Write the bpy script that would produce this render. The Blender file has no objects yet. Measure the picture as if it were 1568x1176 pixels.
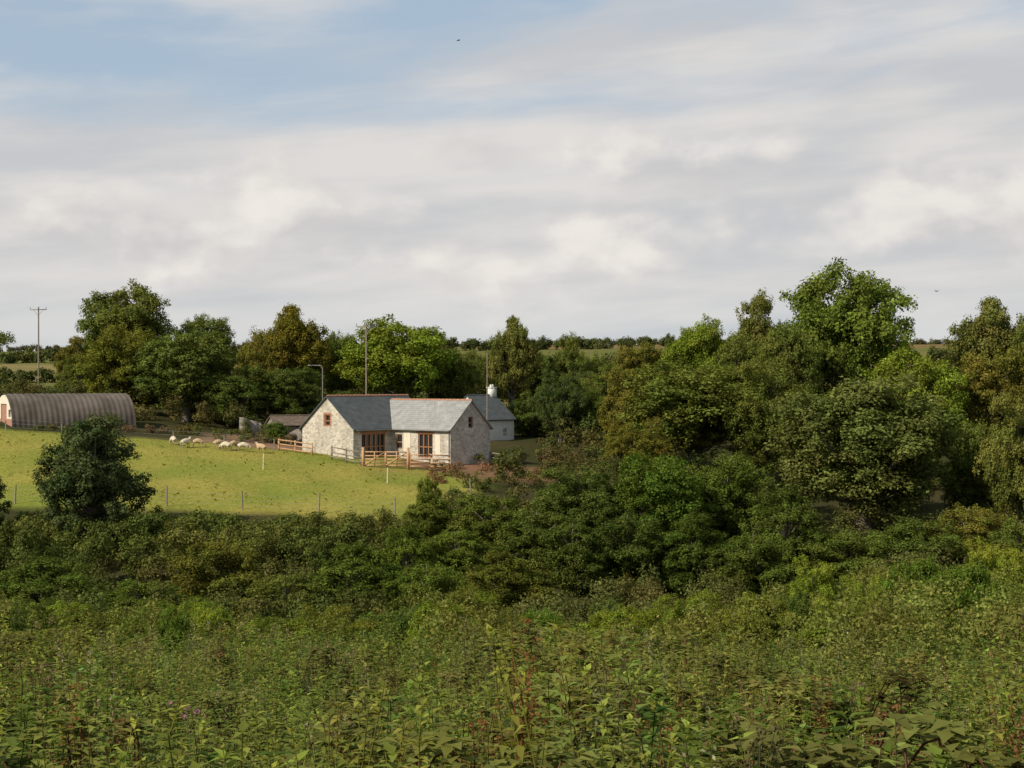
import bpy, math
import numpy as np
from mathutils import Vector
rng = np.random.default_rng(11)
K = 2154.0   # focal length expressed on the 1568-wide survey of the photo
scn = bpy.context.scene
COL = scn.collection

# ------------------------------------------------------------------ helpers
class Buf:
    def __init__(s): s.V=[];s.F=[];s.C=[];s.M=[];s.n=0
    def add(s,V,F,C,mat=0):
        V=np.asarray(V,float).reshape(-1,3);F=np.asarray(F,int).reshape(-1,4)
        C=np.asarray(C,float)
        if C.ndim==1: C=np.tile(C,(len(V),1))
        s.V.append(V);s.F.append(F+s.n);s.C.append(C)
        s.M.append(np.full(len(F),mat) if np.isscalar(mat) else np.asarray(mat));s.n+=len(V)
    def arrays(s):
        return np.concatenate(s.V),np.concatenate(s.F),np.concatenate(s.C),np.concatenate(s.M)
    def mesh(s,name,mats,smooth=False):
        V,F,C,M=s.arrays()
        me=bpy.data.meshes.new(name)
        me.vertices.add(len(V));me.vertices.foreach_set("co",V.astype(np.float32).ravel())
        me.loops.add(len(F)*4);me.loops.foreach_set("vertex_index",F.astype(np.int32).ravel())
        me.polygons.add(len(F));me.polygons.foreach_set("loop_start",np.arange(0,len(F)*4,4,dtype=np.int32))
        me.polygons.foreach_set("material_index",M.astype(np.int32))
        if smooth: me.polygons.foreach_set("use_smooth",np.ones(len(F),bool))
        me.update(calc_edges=True)
        a=me.color_attributes.new("Col","FLOAT_COLOR","POINT")
        a.data.foreach_set("color",np.hstack([np.clip(C,0,1),np.ones((len(C),1))]).astype(np.float32).ravel())
        for m in mats: me.materials.append(m)
        return me
def obj(name,me,loc=(0,0,0),rz=0,sc=(1,1,1),parent=None,color=None):
    o=bpy.data.objects.new(name,me);COL.objects.link(o)
    o.location=loc;o.rotation_euler=(0,0,rz);o.scale=sc
    if parent: o.parent=parent
    if color is not None: o.color=(*color,1)
    return o
def unit(a): return a/np.maximum(np.linalg.norm(a,axis=1,keepdims=True),1e-9)
def rdir(n): return unit(rng.normal(size=(n,3)))
def leafcloud(buf,P,N,size,col,aspect=.6,mat=0):
    n=len(P);N=unit(N);T=unit(np.cross(N,rdir(n)));B=np.cross(N,T)
    s=(size*(.6+.8*rng.random(n)))[:,None]
    a=P+T*s*.5; b=P+B*s*aspect*.5+N*s*.1; c=P-T*s*.5; d=P-B*s*aspect*.5+N*s*.1
    V=np.stack([a,b,c,d],1).reshape(-1,3)
    buf.add(V,np.arange(4*n).reshape(-1,4),np.repeat(col,4,0),mat)
def foliage(buf,cen,rad,nleaf,size,col,squash=.85,sub=14,subr=.3,mat=0,var=.25,dark=.14):
    """clumpy foliage: lobes -> sub-clumps -> leaf faces"""
    cen=np.asarray(cen,float);rad=np.asarray(rad,float);col=np.asarray(col,float)
    if col.ndim==1: col=np.tile(col,(len(cen),1))
    L=len(cen);sd=rdir(L*sub).reshape(L,sub,3)
    sd[:,:,2]=np.where(rng.random((L,sub))<.6,np.abs(sd[:,:,2]),sd[:,:,2])
    sc=cen[:,None]+sd*(rad[:,None,None]*rng.uniform(.45,1.0,(L,sub,1)))*np.array([1,1,squash])
    lc=col*(1+rng.normal(0,dark,(L,1)))*(1+np.array([.06,.0,.03])*rng.normal(0,1,(L,1)))
    w=rad**2;idx=rng.choice(L,nleaf,p=w/w.sum());j=rng.integers(0,sub,nleaf)
    d=rdir(nleaf)
    P=sc[idx,j]+d*(rad[idx]*subr*rng.uniform(.3,1.25,nleaf))[:,None]
    N=d*.7+sd[idx,j]*.5+rng.normal(0,.45,(nleaf,3))+np.array([0,0,.25])
    tint=1+rng.normal(0,var,(nleaf,1));sj=(1+.12*np.sin(idx*7.1+j*2.3))[:,None]
    c=lc[idx]*np.clip(tint,.45,1.8)*sj
    leafcloud(buf,P,N,size,c,mat=mat)
def tube(buf,pts,radii,col,mat=0,sides=7):
    pts=np.asarray(pts,float);k=len(pts);V=[]
    for i in range(k):
        d=pts[min(i+1,k-1)]-pts[max(i-1,0)];d=d/max(np.linalg.norm(d),1e-9)
        r=np.array([1,0,0]) if abs(d[0])<.8 else np.array([0,1,0])
        a=np.cross(d,r);a/=np.linalg.norm(a);b=np.cross(d,a)
        for s in range(sides):
            t=2*math.pi*s/sides;V.append(pts[i]+radii[i]*(a*math.cos(t)+b*math.sin(t)))
    F=[[i*sides+s,i*sides+(s+1)%sides,(i+1)*sides+(s+1)%sides,(i+1)*sides+s] for i in range(k-1) for s in range(sides)]
    buf.add(V,F,col,mat)
def qbox(buf,c,ax,ay,az,col,mat=0):
    c=np.array(c,float);ax,ay,az=map(lambda q:np.array(q,float),(ax,ay,az))
    V=[c+i*ax+j*ay+k*az for i in(-1,1) for j in(-1,1) for k in(-1,1)]
    buf.add(V,[[0,1,3,2],[4,6,7,5],[0,4,5,1],[2,3,7,6],[0,2,6,4],[1,5,7,3]],col,mat)

# ------------------------------------------------------------------ terrain
TX=np.array([-300,-80,-45,-15,0,20,50,100,300.])
TY=np.array([-60,0,25,50,65,78,86,93,105,122,135,160,200,300,430,500,620.])
TZ=np.array([
[5]*9,[-1.7]*9,[-5.95]*9,[-10.0]*9,[-12.2]*9,
[-12,-12,-12.2,-12.5,-12.8,-13,-13,-13,-13],
[-10,-10.2,-10.6,-11,-11.6,-12.7,-12.7,-12.7,-12],
[-7.5,-8,-8.3,-8.9,-10.4,-12.2,-12.4,-12,-11],
[-5,-6,-6.7,-7.7,-8.3,-11.4,-11.6,-11,-10],
[-2.5,-3,-4.3,-6.35,-7.3,-9,-9,-8.5,-8],
[-1.5,-2,-3.4,-6.0,-6.6,-7.5,-7.5,-7,-7],
[0,-1,-2.5,-4.5,-5.2,-5.5,-5,-5,-5],
[2,.5,0,-1,-2,-2,-1.5,-1,-1],
[6]*9,[11]*9,[12]*9,[10]*9],float)
gy=np.arange(-60,621,2.);gx=np.arange(-300,301,4.)
tmp=np.array([np.interp(gx,TX,r) for r in TZ])
HG=np.array([np.interp(gy,TY,tmp[:,i]) for i in range(len(gx))]).T
def blur(a,s,ax):
    k=np.exp(-.5*(np.arange(-3*s,3*s+1)/s)**2);k/=k.sum()
    pad=[(0,0),(0,0)];pad[ax]=(3*s,3*s);b=np.pad(a,pad,mode='edge')
    return np.apply_along_axis(lambda m:np.convolve(m,k,'valid'),ax,b)
HG=blur(blur(HG,1,0),1,1)
def H(x,y):
    x=np.asarray(x,float);y=np.asarray(y,float)
    xc=np.clip(x,-299.9,299.9);yc=np.clip(y,-59.9,619.9)
    i=(yc+60)/2;j=(xc+300)/4;i0=i.astype(int);j0=j.astype(int);fi=i-i0;fj=j-j0
    h=HG[i0,j0]*(1-fi)*(1-fj)+HG[i0+1,j0]*fi*(1-fj)+HG[i0,j0+1]*(1-fi)*fj+HG[i0+1,j0+1]*fi*fj
    h=h+.12*np.sin(x*.31+1)*np.sin(y*.23)+.06*np.sin(x*.9+y*.5)
    h=h-np.maximum(y-620,0)*.02+np.where(y>220,1.2*np.sin(x*.011+.6),0)*np.clip((y-220)/100,0,1)
    return h
def Hs(x,y): return float(H(np.array([x]),np.array([y]))[0])
def xat(px,d): return (px-784)*d/K
def zat(py,d): return (588-py)*d/K

# ------------------------------------------------------------------ materials
def newmat(name):
    m=bpy.data.materials.new(name);m.use_nodes=True;nt=m.node_tree;nt.nodes.clear()
    o=nt.nodes.new('ShaderNodeOutputMaterial');return m,nt,o
def N_(nt,t,**kw):
    n=nt.nodes.new(t)
    for k,v in kw.items(): setattr(n,k,v)
    return n
def mixc(nt,bt,fac,a,b):
    n=nt.nodes.new('ShaderNodeMix');n.data_type='RGBA';n.blend_type=bt
    for s,v in ((n.inputs[0],fac),(n.inputs[6],a),(n.inputs[7],b)):
        if hasattr(v,'links'): nt.links.new(v,s)
        elif isinstance(v,(int,float)): s.default_value=v
        else: s.default_value=(*v,1)
    return n.outputs[2]
def leafmat(name,trans=.3):
    m,nt,o=newmat(name)
    at=N_(nt,'ShaderNodeAttribute',attribute_name='Col');oi=N_(nt,'ShaderNodeObjectInfo')
    c=mixc(nt,'MULTIPLY',1.,at.outputs['Color'],oi.outputs['Color'])
    d=N_(nt,'ShaderNodeBsdfDiffuse');nt.links.new(c,d.inputs[0])
    t=N_(nt,'ShaderNodeBsdfTranslucent');c2=mixc(nt,'MULTIPLY',1.,c,(1.45,1.5,.6));nt.links.new(c2,t.inputs[0])
    mx=N_(nt,'ShaderNodeMixShader');mx.inputs[0].default_value=trans
    nt.links.new(d.outputs[0],mx.inputs[1]);nt.links.new(t.outputs[0],mx.inputs[2])
    nt.links.new(mx.outputs[0],o.inputs[0]);return m
def surf(name,c1,c2,scale=3,rough=.85,kind='noise',stretch=(1,1,1),bump=.3,metal=0,detail=6,mortar=None,extra=None):
    m,nt,o=newmat(name)
    tc=N_(nt,'ShaderNodeTexCoord');mp=N_(nt,'ShaderNodeMapping');mp.inputs['Scale'].default_value=stretch
    nt.links.new(tc.outputs['Object'],mp.inputs[0])
    p=N_(nt,'ShaderNodeBsdfPrincipled');p.inputs['Roughness'].default_value=rough;p.inputs['Metallic'].default_value=metal
    nz=N_(nt,'ShaderNodeTexNoise');nz.inputs['Scale'].default_value=scale;nz.inputs['Detail'].default_value=detail
    nt.links.new(mp.outputs[0],nz.inputs['Vector'])
    rp=N_(nt,'ShaderNodeMapRange');rp.inputs[1].default_value=.3;rp.inputs[2].default_value=.7
    if kind=='stone':
        vo=N_(nt,'ShaderNodeTexVoronoi');vo.inputs['Scale'].default_value=scale
        nt.links.new(mp.outputs[0],vo.inputs['Vector'])
        sp=N_(nt,'ShaderNodeSeparateColor');nt.links.new(vo.outputs['Color'],sp.inputs[0])
        rp.inputs[1].default_value=0;rp.inputs[2].default_value=1
        nt.links.new(sp.outputs[0],rp.inputs[0])
        c=mixc(nt,'MIX',rp.outputs[0],c1,c2)
        v2=N_(nt,'ShaderNodeTexVoronoi',feature='DISTANCE_TO_EDGE');v2.inputs['Scale'].default_value=scale
        nt.links.new(mp.outputs[0],v2.inputs['Vector'])
        r2=N_(nt,'ShaderNodeMapRange');r2.inputs[1].default_value=.02;r2.inputs[2].default_value=.09
        nt.links.new(v2.outputs['Distance'],r2.inputs[0])
        c=mixc(nt,'MIX',r2.outputs[0],mortar,c)
        n3=N_(nt,'ShaderNodeTexNoise');n3.inputs['Scale'].default_value=.7;n3.inputs['Detail'].default_value=4
        nt.links.new(tc.outputs['Object'],n3.inputs['Vector'])
        r3=N_(nt,'ShaderNodeMapRange');r3.inputs[1].default_value=.3;r3.inputs[2].default_value=.7;r3.inputs[3].default_value=.72;r3.inputs[4].default_value=1.12
        nt.links.new(n3.outputs[0],r3.inputs[0])
        cb=N_(nt,'ShaderNodeCombineColor');[nt.links.new(r3.outputs[0],cb.inputs[i]) for i in range(3)]
        c=mixc(nt,'MULTIPLY',1.,c,cb.outputs[0]);hsock=r2.outputs[0]
    else:
        nt.links.new(nz.outputs[0],rp.inputs[0]);c=mixc(nt,'MIX',rp.outputs[0],c1,c2);hsock=nz.outputs[0]
        if extra is not None:   # slate courses : brick texture on two object axes
            sx=N_(nt,'ShaderNodeSeparateXYZ');nt.links.new(tc.outputs['Object'],sx.inputs[0])
            cx=N_(nt,'ShaderNodeCombineXYZ');nt.links.new(sx.outputs[extra],cx.inputs[0]);nt.links.new(sx.outputs[2],cx.inputs[1])
            br=N_(nt,'ShaderNodeTexBrick');br.inputs['Scale'].default_value=1
            br.inputs['Brick Width'].default_value=.32;br.inputs['Row Height'].default_value=.17;br.inputs['Mortar Size'].default_value=.012
            br.inputs['Color1'].default_value=(1.1,1.1,1.1,1);br.inputs['Color2'].default_value=(.88,.9,.92,1);br.inputs['Mortar'].default_value=(.6,.6,.6,1)
            nt.links.new(cx.outputs[0],br.inputs[0]);c=mixc(nt,'MULTIPLY',1.,c,br.outputs[0])
    nt.links.new(c,p.inputs['Base Color'])
    if bump:
        b=N_(nt,'ShaderNodeBump');b.inputs['Strength'].default_value=bump;b.inputs['Distance'].default_value=.05
        nt.links.new(hsock,b.inputs['Height']);nt.links.new(b.outputs[0],p.inputs['Normal'])
    nt.links.new(p.outputs[0],o.inputs[0]);return m
LEAF=leafmat('leaves',.25);WEED=leafmat('weed_leaves',.32)
BARK=surf('bark',(.09,.075,.055),(.17,.15,.12),6,.95,stretch=(1,1,.3))
STONE=surf('lime_stone_rubble',(.60,.545,.46),(.34,.3,.25),3.6,.95,'stone',(1,1,1.6),.5,mortar=(.54,.49,.42))
STONE2=surf('dark_stone_rubble',(.27,.235,.19),(.13,.11,.09),4,.95,'stone',(1,1,1.7),.5,mortar=(.22,.19,.16))
SLATE_X=surf('slate_shade_tone',(.05,.058,.06),(.085,.095,.095),1.6,.85,extra=0)  # slate with the shade of the sun-grazed slope put into its colour
SLATE_Y=surf('slate_sunlit_tone',(.22,.215,.205),(.31,.305,.295),1.6,.65,extra=1)  # same slate, colour lightened to paint in the sunlight on the wing roof
TERRA=surf('terracotta_ridge',(.30,.13,.08),(.38,.2,.12),5,.85)
WOOD=surf('oak_joinery',(.22,.09,.04),(.32,.15,.07),8,.6,stretch=(1,1,.2))
FWOOD=surf('fence_timber',(.38,.215,.105),(.52,.31,.165),5,.8)
GWOOD=surf('weathered_timber',(.17,.14,.11),(.27,.23,.18),5,.9)
GLASS=surf('window_glass',(.02,.022,.025),(.03,.033,.036),1,.08,bump=0)
RENDER=surf('white_render',(.55,.54,.5),(.68,.67,.63),1.3,.9,bump=.1)
CREAM=surf('cream_paint',(.6,.54,.44),(.68,.62,.52),3,.8,bump=.1)
BRICK=surf('brick',(.30,.13,.085),(.4,.22,.15),9,.9)
TIN=surf('rusty_corrugated_iron',(.065,.048,.036),(.14,.115,.092),1.3,.85,stretch=(.5,.5,.5),bump=.1,metal=0)
RUST=surf('rust_roof',(.075,.055,.04),(.16,.115,.08),2.5,.9)
METAL=surf('grey_metal',(.16,.16,.155),(.24,.24,.235),4,.6,bump=0,metal=.3)
WIRE=surf('fence_wire',(.25,.25,.25),(.3,.3,.3),4,.6,bump=0)
WOOL=surf('wool',(.46,.4,.29),(.6,.54,.42),9,1.,bump=.8)
WOOLT=surf('wool_tan',(.38,.27,.15),(.5,.37,.23),9,1.,bump=.8)
FACE=surf('sheep_face',(.3,.22,.15),(.4,.3,.22),9,.9,bump=.1)
BIRD=surf('feathers',(.03,.03,.03),(.05,.05,.05),9,.9,bump=0)

# ------------------------------------------------------------------ ground sheet
def axis(a,b,step,far,nn):
    core=np.arange(a,b+step/2,step);g=np.geomspace(step,far,nn).cumsum()
    g=g*(far/g[-1]);return core,g
cx,g=axis(-85,85,1.,3500,60);xs=np.concatenate([cx[0]-g[::-1],cx,cx[-1]+g])
cy=np.arange(0,145,1.);far=145+np.geomspace(1.5,4500,110)-1.5+np.arange(110)*1.2
xs=np.unique(xs);ys=np.concatenate([[-60,-40,-25,-15,-9,-5,-2],cy,far])
X,Y=np.meshgrid(xs,ys);Z=H(X,Y)
V=np.stack([X,Y,Z],-1).reshape(-1,3);nx=len(xs)
ii,jj=np.meshgrid(np.arange(len(ys)-1),np.arange(nx-1),indexing='ij');a=(ii*nx+jj).ravel()
F=np.stack([a,a+1,a+nx+1,a+nx],1)
def pasture(x,y):
    yl=np.interp(x,[-90,-35,-8,-3],[95,94.5,94,101]);xr=np.interp(y,[93,108,114,120],[-8,-1.5,-2.2,-9])
    m=np.clip((y-yl)/1.5,0,1)*np.clip((xr-x)/1.2,0,1)*np.clip((127-y)/2,0,1);return m
x,y=V[:,0],V[:,1]
base=np.tile([.05,.047,.022],(len(V),1))
pm=pasture(x,y)[:,None]
base=base*(1-pm)+np.array([.232,.222,.052])*pm
bm=(np.clip((x+13)/2,0,1)*np.clip((5-x)/3,0,1)*np.clip((y-112.5)/3,0,1)*np.clip((126-y)/3,0,1))[:,None]*(1-pm*.8)
base=base*(1-bm)+np.array([.17,.10,.06])*bm
b2=(np.clip((x+30)/2,0,1)*np.clip((-17-x)/2,0,1)*np.clip((y-125)/1.5,0,1)*np.clip((137-y)/3,0,1))[:,None]
base=base*(1-b2)+np.array([.2,.13,.08])*b2
fm=np.clip((y-172)/6,0,1)[:,None]
strip=np.where(((y>205)&(y<262))[:,None],[.19,.16,.07],[.13,.13,.045])
strip=np.where(((y>330)&(y<460)&(x>-10))[:,None],[.18,.13,.06],strip)
base=base*(1-fm)+strip*fm
gb=Buf();gb.add(V,F,base)
m,nt,o=newmat('ground_cover')
at=N_(nt,'ShaderNodeAttribute',attribute_name='Col');tc=N_(nt,'ShaderNodeTexCoord')
n1=N_(nt,'ShaderNodeTexNoise');n1.inputs['Scale'].default_value=.13;n1.inputs['Detail'].default_value=8;nt.links.new(tc.outputs['Object'],n1.inputs['Vector'])
n2=N_(nt,'ShaderNodeTexNoise');n2.inputs['Scale'].default_value=2.2;n2.inputs['Detail'].default_value=6;nt.links.new(tc.outputs['Object'],n2.inputs['Vector'])
r1=N_(nt,'ShaderNodeMapRange');r1.inputs[1].default_value=.35;r1.inputs[2].default_value=.65;nt.links.new(n1.outputs[0],r1.inputs[0])
c=mixc(nt,'MIX',r1.outputs[0],(.76,.9,.74),(1.16,1.05,1.1));c=mixc(nt,'MULTIPLY',1.,at.outputs['Color'],c)
r2=N_(nt,'ShaderNodeMapRange');r2.inputs[1].default_value=.3;r2.inputs[2].default_value=.7;nt.links.new(n2.outputs[0],r2.inputs[0])
c3=mixc(nt,'MIX',r2.outputs[0],(.82,.85,.82),(1.12,1.1,1.12));c=mixc(nt,'MULTIPLY',1.,c,c3)
p=N_(nt,'ShaderNodeBsdfDiffuse');nt.links.new(c,p.inputs[0])
b=N_(nt,'ShaderNodeBump');b.inputs['Strength'].default_value=.45;b.inputs['Distance'].default_value=.12;nt.links.new(n2.outputs[0],b.inputs['Height']);nt.links.new(b.outputs[0],p.inputs['Normal'])
nt.links.new(p.outputs[0],o.inputs[0])
obj('ground',gb.mesh('ground',[m],True))

# pasture grass tufts
n=60000;gxx=rng.uniform(-62,0,n);gyy=rng.uniform(93,127,n);k=(pasture(gxx,gyy)>rng.random(n)*.9+.05);gxx,gyy=gxx[k],gyy[k];n=len(gxx)
pb=Buf();hh=rng.uniform(.02,.055,n)*(1+2.2*(rng.random(n)<.02));th=rng.uniform(0,6.28,n);w=hh*rng.uniform(.7,1.6,n)
P=np.stack([gxx,gyy,H(gxx,gyy)-.01],1);T=np.stack([np.cos(th),np.sin(th),0*th],1)*w[:,None];U=np.stack([rng.normal(0,.7,n)*hh,rng.normal(0,.7,n)*hh,hh],1)
V=np.stack([P-T*.5,P+T*.5,P+T*.35+U,P-T*.35+U],1).reshape(-1,3)
cc=np.array([.25,.235,.055])*(1+rng.normal(0,.12,(n,1)))*(1+np.array([.1,.02,.1])*rng.normal(0,1,(n,1)))
pb.add(V,np.arange(4*n).reshape(-1,4),np.repeat(cc,4,0));obj('pasture_grass',pb.mesh('pasture_grass',[LEAF]))

# ------------------------------------------------------------------ tree prototypes (10 m tall, ~9 m wide)
def tree_proto(name,base=.15,nl=46,n=52000,size=.18,col=(.06,.085,.022),Rx=4.5,top=1.0,rl=(.2,.36),spread=.9,subr=.3,zp=1.0):
    b=Buf();Hh=10.;zc=Hh*(base+(1-base)/2);rz=Hh*(1-base)/2
    cen=[];rad=[]
    for i in range(nl):
        t=(i+.5)/nl;ph=math.acos(1-2*t)+rng.normal(0,.12);az=i*2.39996+rng.normal(0,.3)
        q=rng.uniform(.45,.86)*spread
        zz=math.cos(ph)
        wid=math.sin(ph)*(1.0 if zz<0 else top**zz)
        r=Rx*rng.uniform(*rl)
        cen.append((Rx*q*wid*math.cos(az),Rx*q*wid*math.sin(az),zc+rz*q*zz*zp));rad.append(r)
    for i in range(nl//5):
        cen.append((rng.normal(0,.25)*Rx,rng.normal(0,.25)*Rx,zc+rng.normal(0,.3)*rz));rad.append(Rx*.3)
    cen=np.array(cen);rad=np.array(rad)
    cen[:,2]=np.minimum(cen[:,2],Hh-rad*.8)
    foliage(b,cen,rad,n,size,col,subr=subr,squash=.9)
    lean=rng.normal(0,.25,2);tp=[(0,0,-1.2),(0,0,0),(lean[0]*.3,lean[1]*.3,1.5),(lean[0]*.7,lean[1]*.7,4),(lean[0],lean[1],6.6),(lean[0]*1.2,lean[1]*1.2,8.6)]
    tube(b,tp,[.42,.34,.27,.2,.12,.04],(.5,.5,.5),1,8)
    for i in range(0,len(cen),2):
        c=cen[i];z0=max(.9,min(c[2]*.62,6.5));f=z0/8.6;s=np.array([lean[0]*f,lean[1]*f,z0])
        mid=(s+c)/2+np.array([0,0,-.2])+rng.normal(0,.15,3)
        tube(b,[s,mid,c],[.13,.08,.03],(.5,.5,.5),1,5)
    return b.mesh(name,[LEAF,BARK])
G=(.128,.15,.032)
P_={'oakA':tree_proto('oak_crown_a',base=.14,col=G,nl=52,rl=(.16,.34)),'oakB':tree_proto('oak_crown_b',base=.04,nl=60,col=G,rl=(.17,.32)),
'oakC':tree_proto('oak_crown_c',base=.02,nl=48,col=G,rl=(.2,.36)),
'ashA':tree_proto('ash_crown_a',base=.16,nl=64,col=G,rl=(.13,.26),subr=.36,top=.7),'ashB':tree_proto('ash_crown_b',base=.06,nl=74,col=G,rl=(.12,.24),subr=.36,top=.6),
'wilA':tree_proto('willow_crown_a',base=.03,nl=100,n=85000,size=.15,col=G,rl=(.12,.24),subr=.34),
'wilB':tree_proto('willow_crown_b',base=.0,nl=80,n=70000,size=.155,col=G,rl=(.14,.28)),
'haw':tree_proto('hawthorn_crown',base=-.08,nl=90,n=60000,size=.19,col=(.1,.115,.04),rl=(.1,.24),subr=.4,spread=1.02,top=.6),
'shrA':tree_proto('shrub_crown_a',base=-.15,nl=50,n=45000,size=.2,col=G,rl=(.18,.34)),
'shrB':tree_proto('shrub_crown_b',base=-.15,nl=60,n=45000,size=.2,col=G,rl=(.14,.28),subr=.36)}
def tree(name,px,d,top,w,proto,tint=(1,1,1)):
    x=xat(px,d);zg=Hs(x,d);h=zat(top,d)-zg
    s=w*d/K/8.6
    return obj(name,P_[proto],(x,d,zg),rng.uniform(0,6.28),(s,s,h/9.85),color=tint)
GR=(1,1,1);BR=(1.2,.95,.88);YG=(1.25,1.35,.8);DK=(.5,.56,.65);OR=(1.28,.93,.72)
T=[('ash_tree',190,165,434,165,'oakA',(.95,.93,1.0)),('oak_tree',315,172,478,105,'oakB',GR),('ash_tree',118,172,510,80,'ashB',BR),
('oak_tree',190,150,492,150,'oakC',(1.12,.98,.8)),('oak_tree',285,146,503,190,'oakB',(.88,.92,1.0)),('ash_tree',120,160,540,80,'shrA',GR),
('beech_tree',450,160,462,135,'ashA',OR),('oak_tree',405,158,500,90,'oakC',BR),('oak_tree',525,166,505,85,'oakB',GR),('hazel_tree',370,145,555,130,'oakC',(.75,.8,.85)),('hazel_tree',450,146,560,120,'oakB',(.7,.76,.8)),
('lime_tree',612,155,488,205,'oakA',YG),('oak_tree',690,160,530,100,'oakC',(.9,.9,.9)),('hazel_tree',530,150,590,100,'shrB',(.75,.78,.8)),
('ash_tree',785,163,479,95,'ashA',(1.15,1.0,1.15)),('oak_tree',868,166,506,75,'ashB',GR),('willow_tree',858,146,566,95,'wilB',(.65,.75,1.05)),
('oak_tree',925,158,552,90,'oakC',GR),('oak_tree',980,162,522,110,'oakB',BR),('lime_tree',1072,160,488,125,'oakA',YG),
('oak_tree',735,170,532,95,'oakC',(.9,.9,.95)),('oak_tree',820,172,535,95,'oakB',(.8,.85,.9)),('oak_tree',900,172,535,100,'oakC',(.9,.95,.9)),('hazel_tree',920,148,590,95,'wilB',(.85,.9,.8)),('hazel_tree',815,152,600,85,'shrB',(.65,.73,.75)),
('ash_tree',1160,165,442,115,'ashB',(1.12,1.0,1.2)),('sycamore_tree',1298,150,406,225,'oakA',(1.0,1.12,.9)),('ash_tree',1512,155,449,150,'ashA',(1.15,1.0,1.25)),
('oak_tree',1600,150,470,140,'oakB',GR),('oak_tree',1440,150,560,120,'oakC',GR),('oak_tree',1210,145,490,110,'oakB',GR),('oak_tree',1130,150,505,120,'oakC',GR),
('oak_tree',1060,126,548,270,'oakB',(1.0,.95,.9)),('oak_tree',960,138,560,110,'ashB',BR),('elder_tree',975,118,640,120,'wilB',(1.15,.92,.78)),
('oak_tree',1180,122,550,190,'wilB',(.95,.93,.9)),('oak_tree',1400,122,535,180,'oakA',YG),('ash_tree',1520,125,530,170,'oakB',BR),
('willow_tree',1322,104,548,350,'wilA',(.95,.94,1.15)),('ash_tree',1570,98,600,150,'wilB',(1.2,1.08,1.15)),('oak_tree',1500,108,640,160,'oakC',(.9,.92,.9)),
('alder_tree',900,91,712,190,'wilB',(.7,.78,.8)),('alder_tree',1010,90,690,190,'oakB',(.68,.84,.62)),('alder_tree',1110,94,688,170,'oakC',(.75,.84,.7)),
('hazel_shrub',745,89,745,140,'shrB',(.9,.9,.8)),('hazel_shrub',660,90,752,120,'shrA',(.95,.95,.8)),('hazel_shrub',820,86,770,160,'shrB',(.75,.78,.75)),
('hazel_shrub',655,92,718,50,'shrB',(1.1,1.05,.8)),('hazel_shrub',1200,88,740,150,'shrA',(.7,.76,.7)),('alder_tree',960,84,770,150,'shrB',(.55,.62,.6)),('alder_tree',1060,83,780,150,'shrA',(.55,.66,.55)),('alder_tree',880,82,785,130,'shrB',(.6,.65,.62)),
('hawthorn_tree',142,88,634,190,'haw',(.74,.85,.9)),('hawthorn_tree',1480,90,760,150,'shrB',BR),('hawthorn_tree',1400,88,790,170,'shrA',(.8,.87,.8)),('hawthorn_tree',1560,84,780,130,'shrB',(.95,.95,.9)),('hawthorn_tree',1300,86,800,170,'shrB',(.8,.85,.75)),('hawthorn_tree',1150,80,800,150,'shrB',(.7,.77,.65)),
('hazel_shrub',330,76,808,170,'shrB',(.95,.82,.75)),('hazel_shrub',545,74,828,190,'shrA',(.74,.84,.68)),('hazel_shrub',70,72,850,200,'shrA',(.72,.8,.7)),
('hazel_shrub',210,70,880,160,'shrB',(.78,.87,.7)),('hazel_shrub',440,70,868,150,'shrB',(.9,.85,.8)),('hazel_shrub',650,70,850,150,'shrB',(.82,.9,.7)),
('hazel_shrub',770,76,840,170,'shrA',(.85,.76,.64)),('hazel_shrub',700,82,800,130,'shrB',(.9,.95,.75)),('hazel_shrub',620,80,800,120,'shrA',(.85,.95,.7)),
('elder_shrub',424,131,642,46,'shrB',(.8,.95,.8)),
('hawthorn_tree',-60,88,700,150,'haw',DK),('oak_tree',-60,160,480,150,'oakA',GR),('oak_tree',1680,120,520,200,'oakA',GR)]
for t in T: tree(*t)

# ------------------------------------------------------------------ shrub masses and hedges
def mass(name,pts,leaf,col,per=900,mat=None):
    """pts: list of x,y,r,h (top above ground)"""
    b=Buf();pts=np.array(pts);zg=H(pts[:,0],pts[:,1]);C=[];R=[]
    for (x,y,r,h),z in zip(pts,zg):
        k=max(1,int(h/(r*1.1)))
        for q in range(k):
            rr=r*(1-.25*q/k)*rng.uniform(.85,1.1);zz=z+ (h-rr)*( (q+1)/k) if k>1 else z+h-rr
            C.append((x+rng.normal(0,r*.3),y+rng.normal(0,r*.3),zz));R.append(rr)
    C=np.array(C);R=np.array(R);cl=np.array(col)
    if cl.ndim==2:
        t=.5+.5*np.sin(C[:,0]*.35+np.sin(C[:,1]*.4)*2)+rng.normal(0,.15,len(C));t=np.clip(t,0,1)[:,None]
        cl=cl[0]*(1-t)+cl[1]*t
    foliage(b,C,R,int(per*(R**2).sum()),leaf,cl,subr=.34)
    return obj(name,b.mesh(name,[mat or LEAF]))
def line(p0,p1,step,r,h,jit=.4):
    p0=np.array(p0,float);p1=np.array(p1,float);L=np.linalg.norm(p1-p0);k=int(L/step)
    return [(*(p0+(p1-p0)*(i/k)+rng.normal(0,jit,2)),r*rng.uniform(.8,1.2),h*rng.uniform(.85,1.15)) for i in range(k+1)]
hd=[]
for dd,hh in ((91.5,1.5),(89,2.6),(86.5,3.1),(84,3.2),(81.5,3.2)):
    hd+=line((-56,dd),(-7,dd),1.4,1.15,hh)
hd=[(x,y,r,max(1.0,min(h,-.0905*y+.2*math.sin(x*.5)+.15*math.sin(x*1.3)-.05-Hs(x,y)))) for x,y,r,h in hd]
mass('field_hedge',hd,.16,[(.092,.115,.028),(.125,.13,.034)],700)
sc=[]
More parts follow.
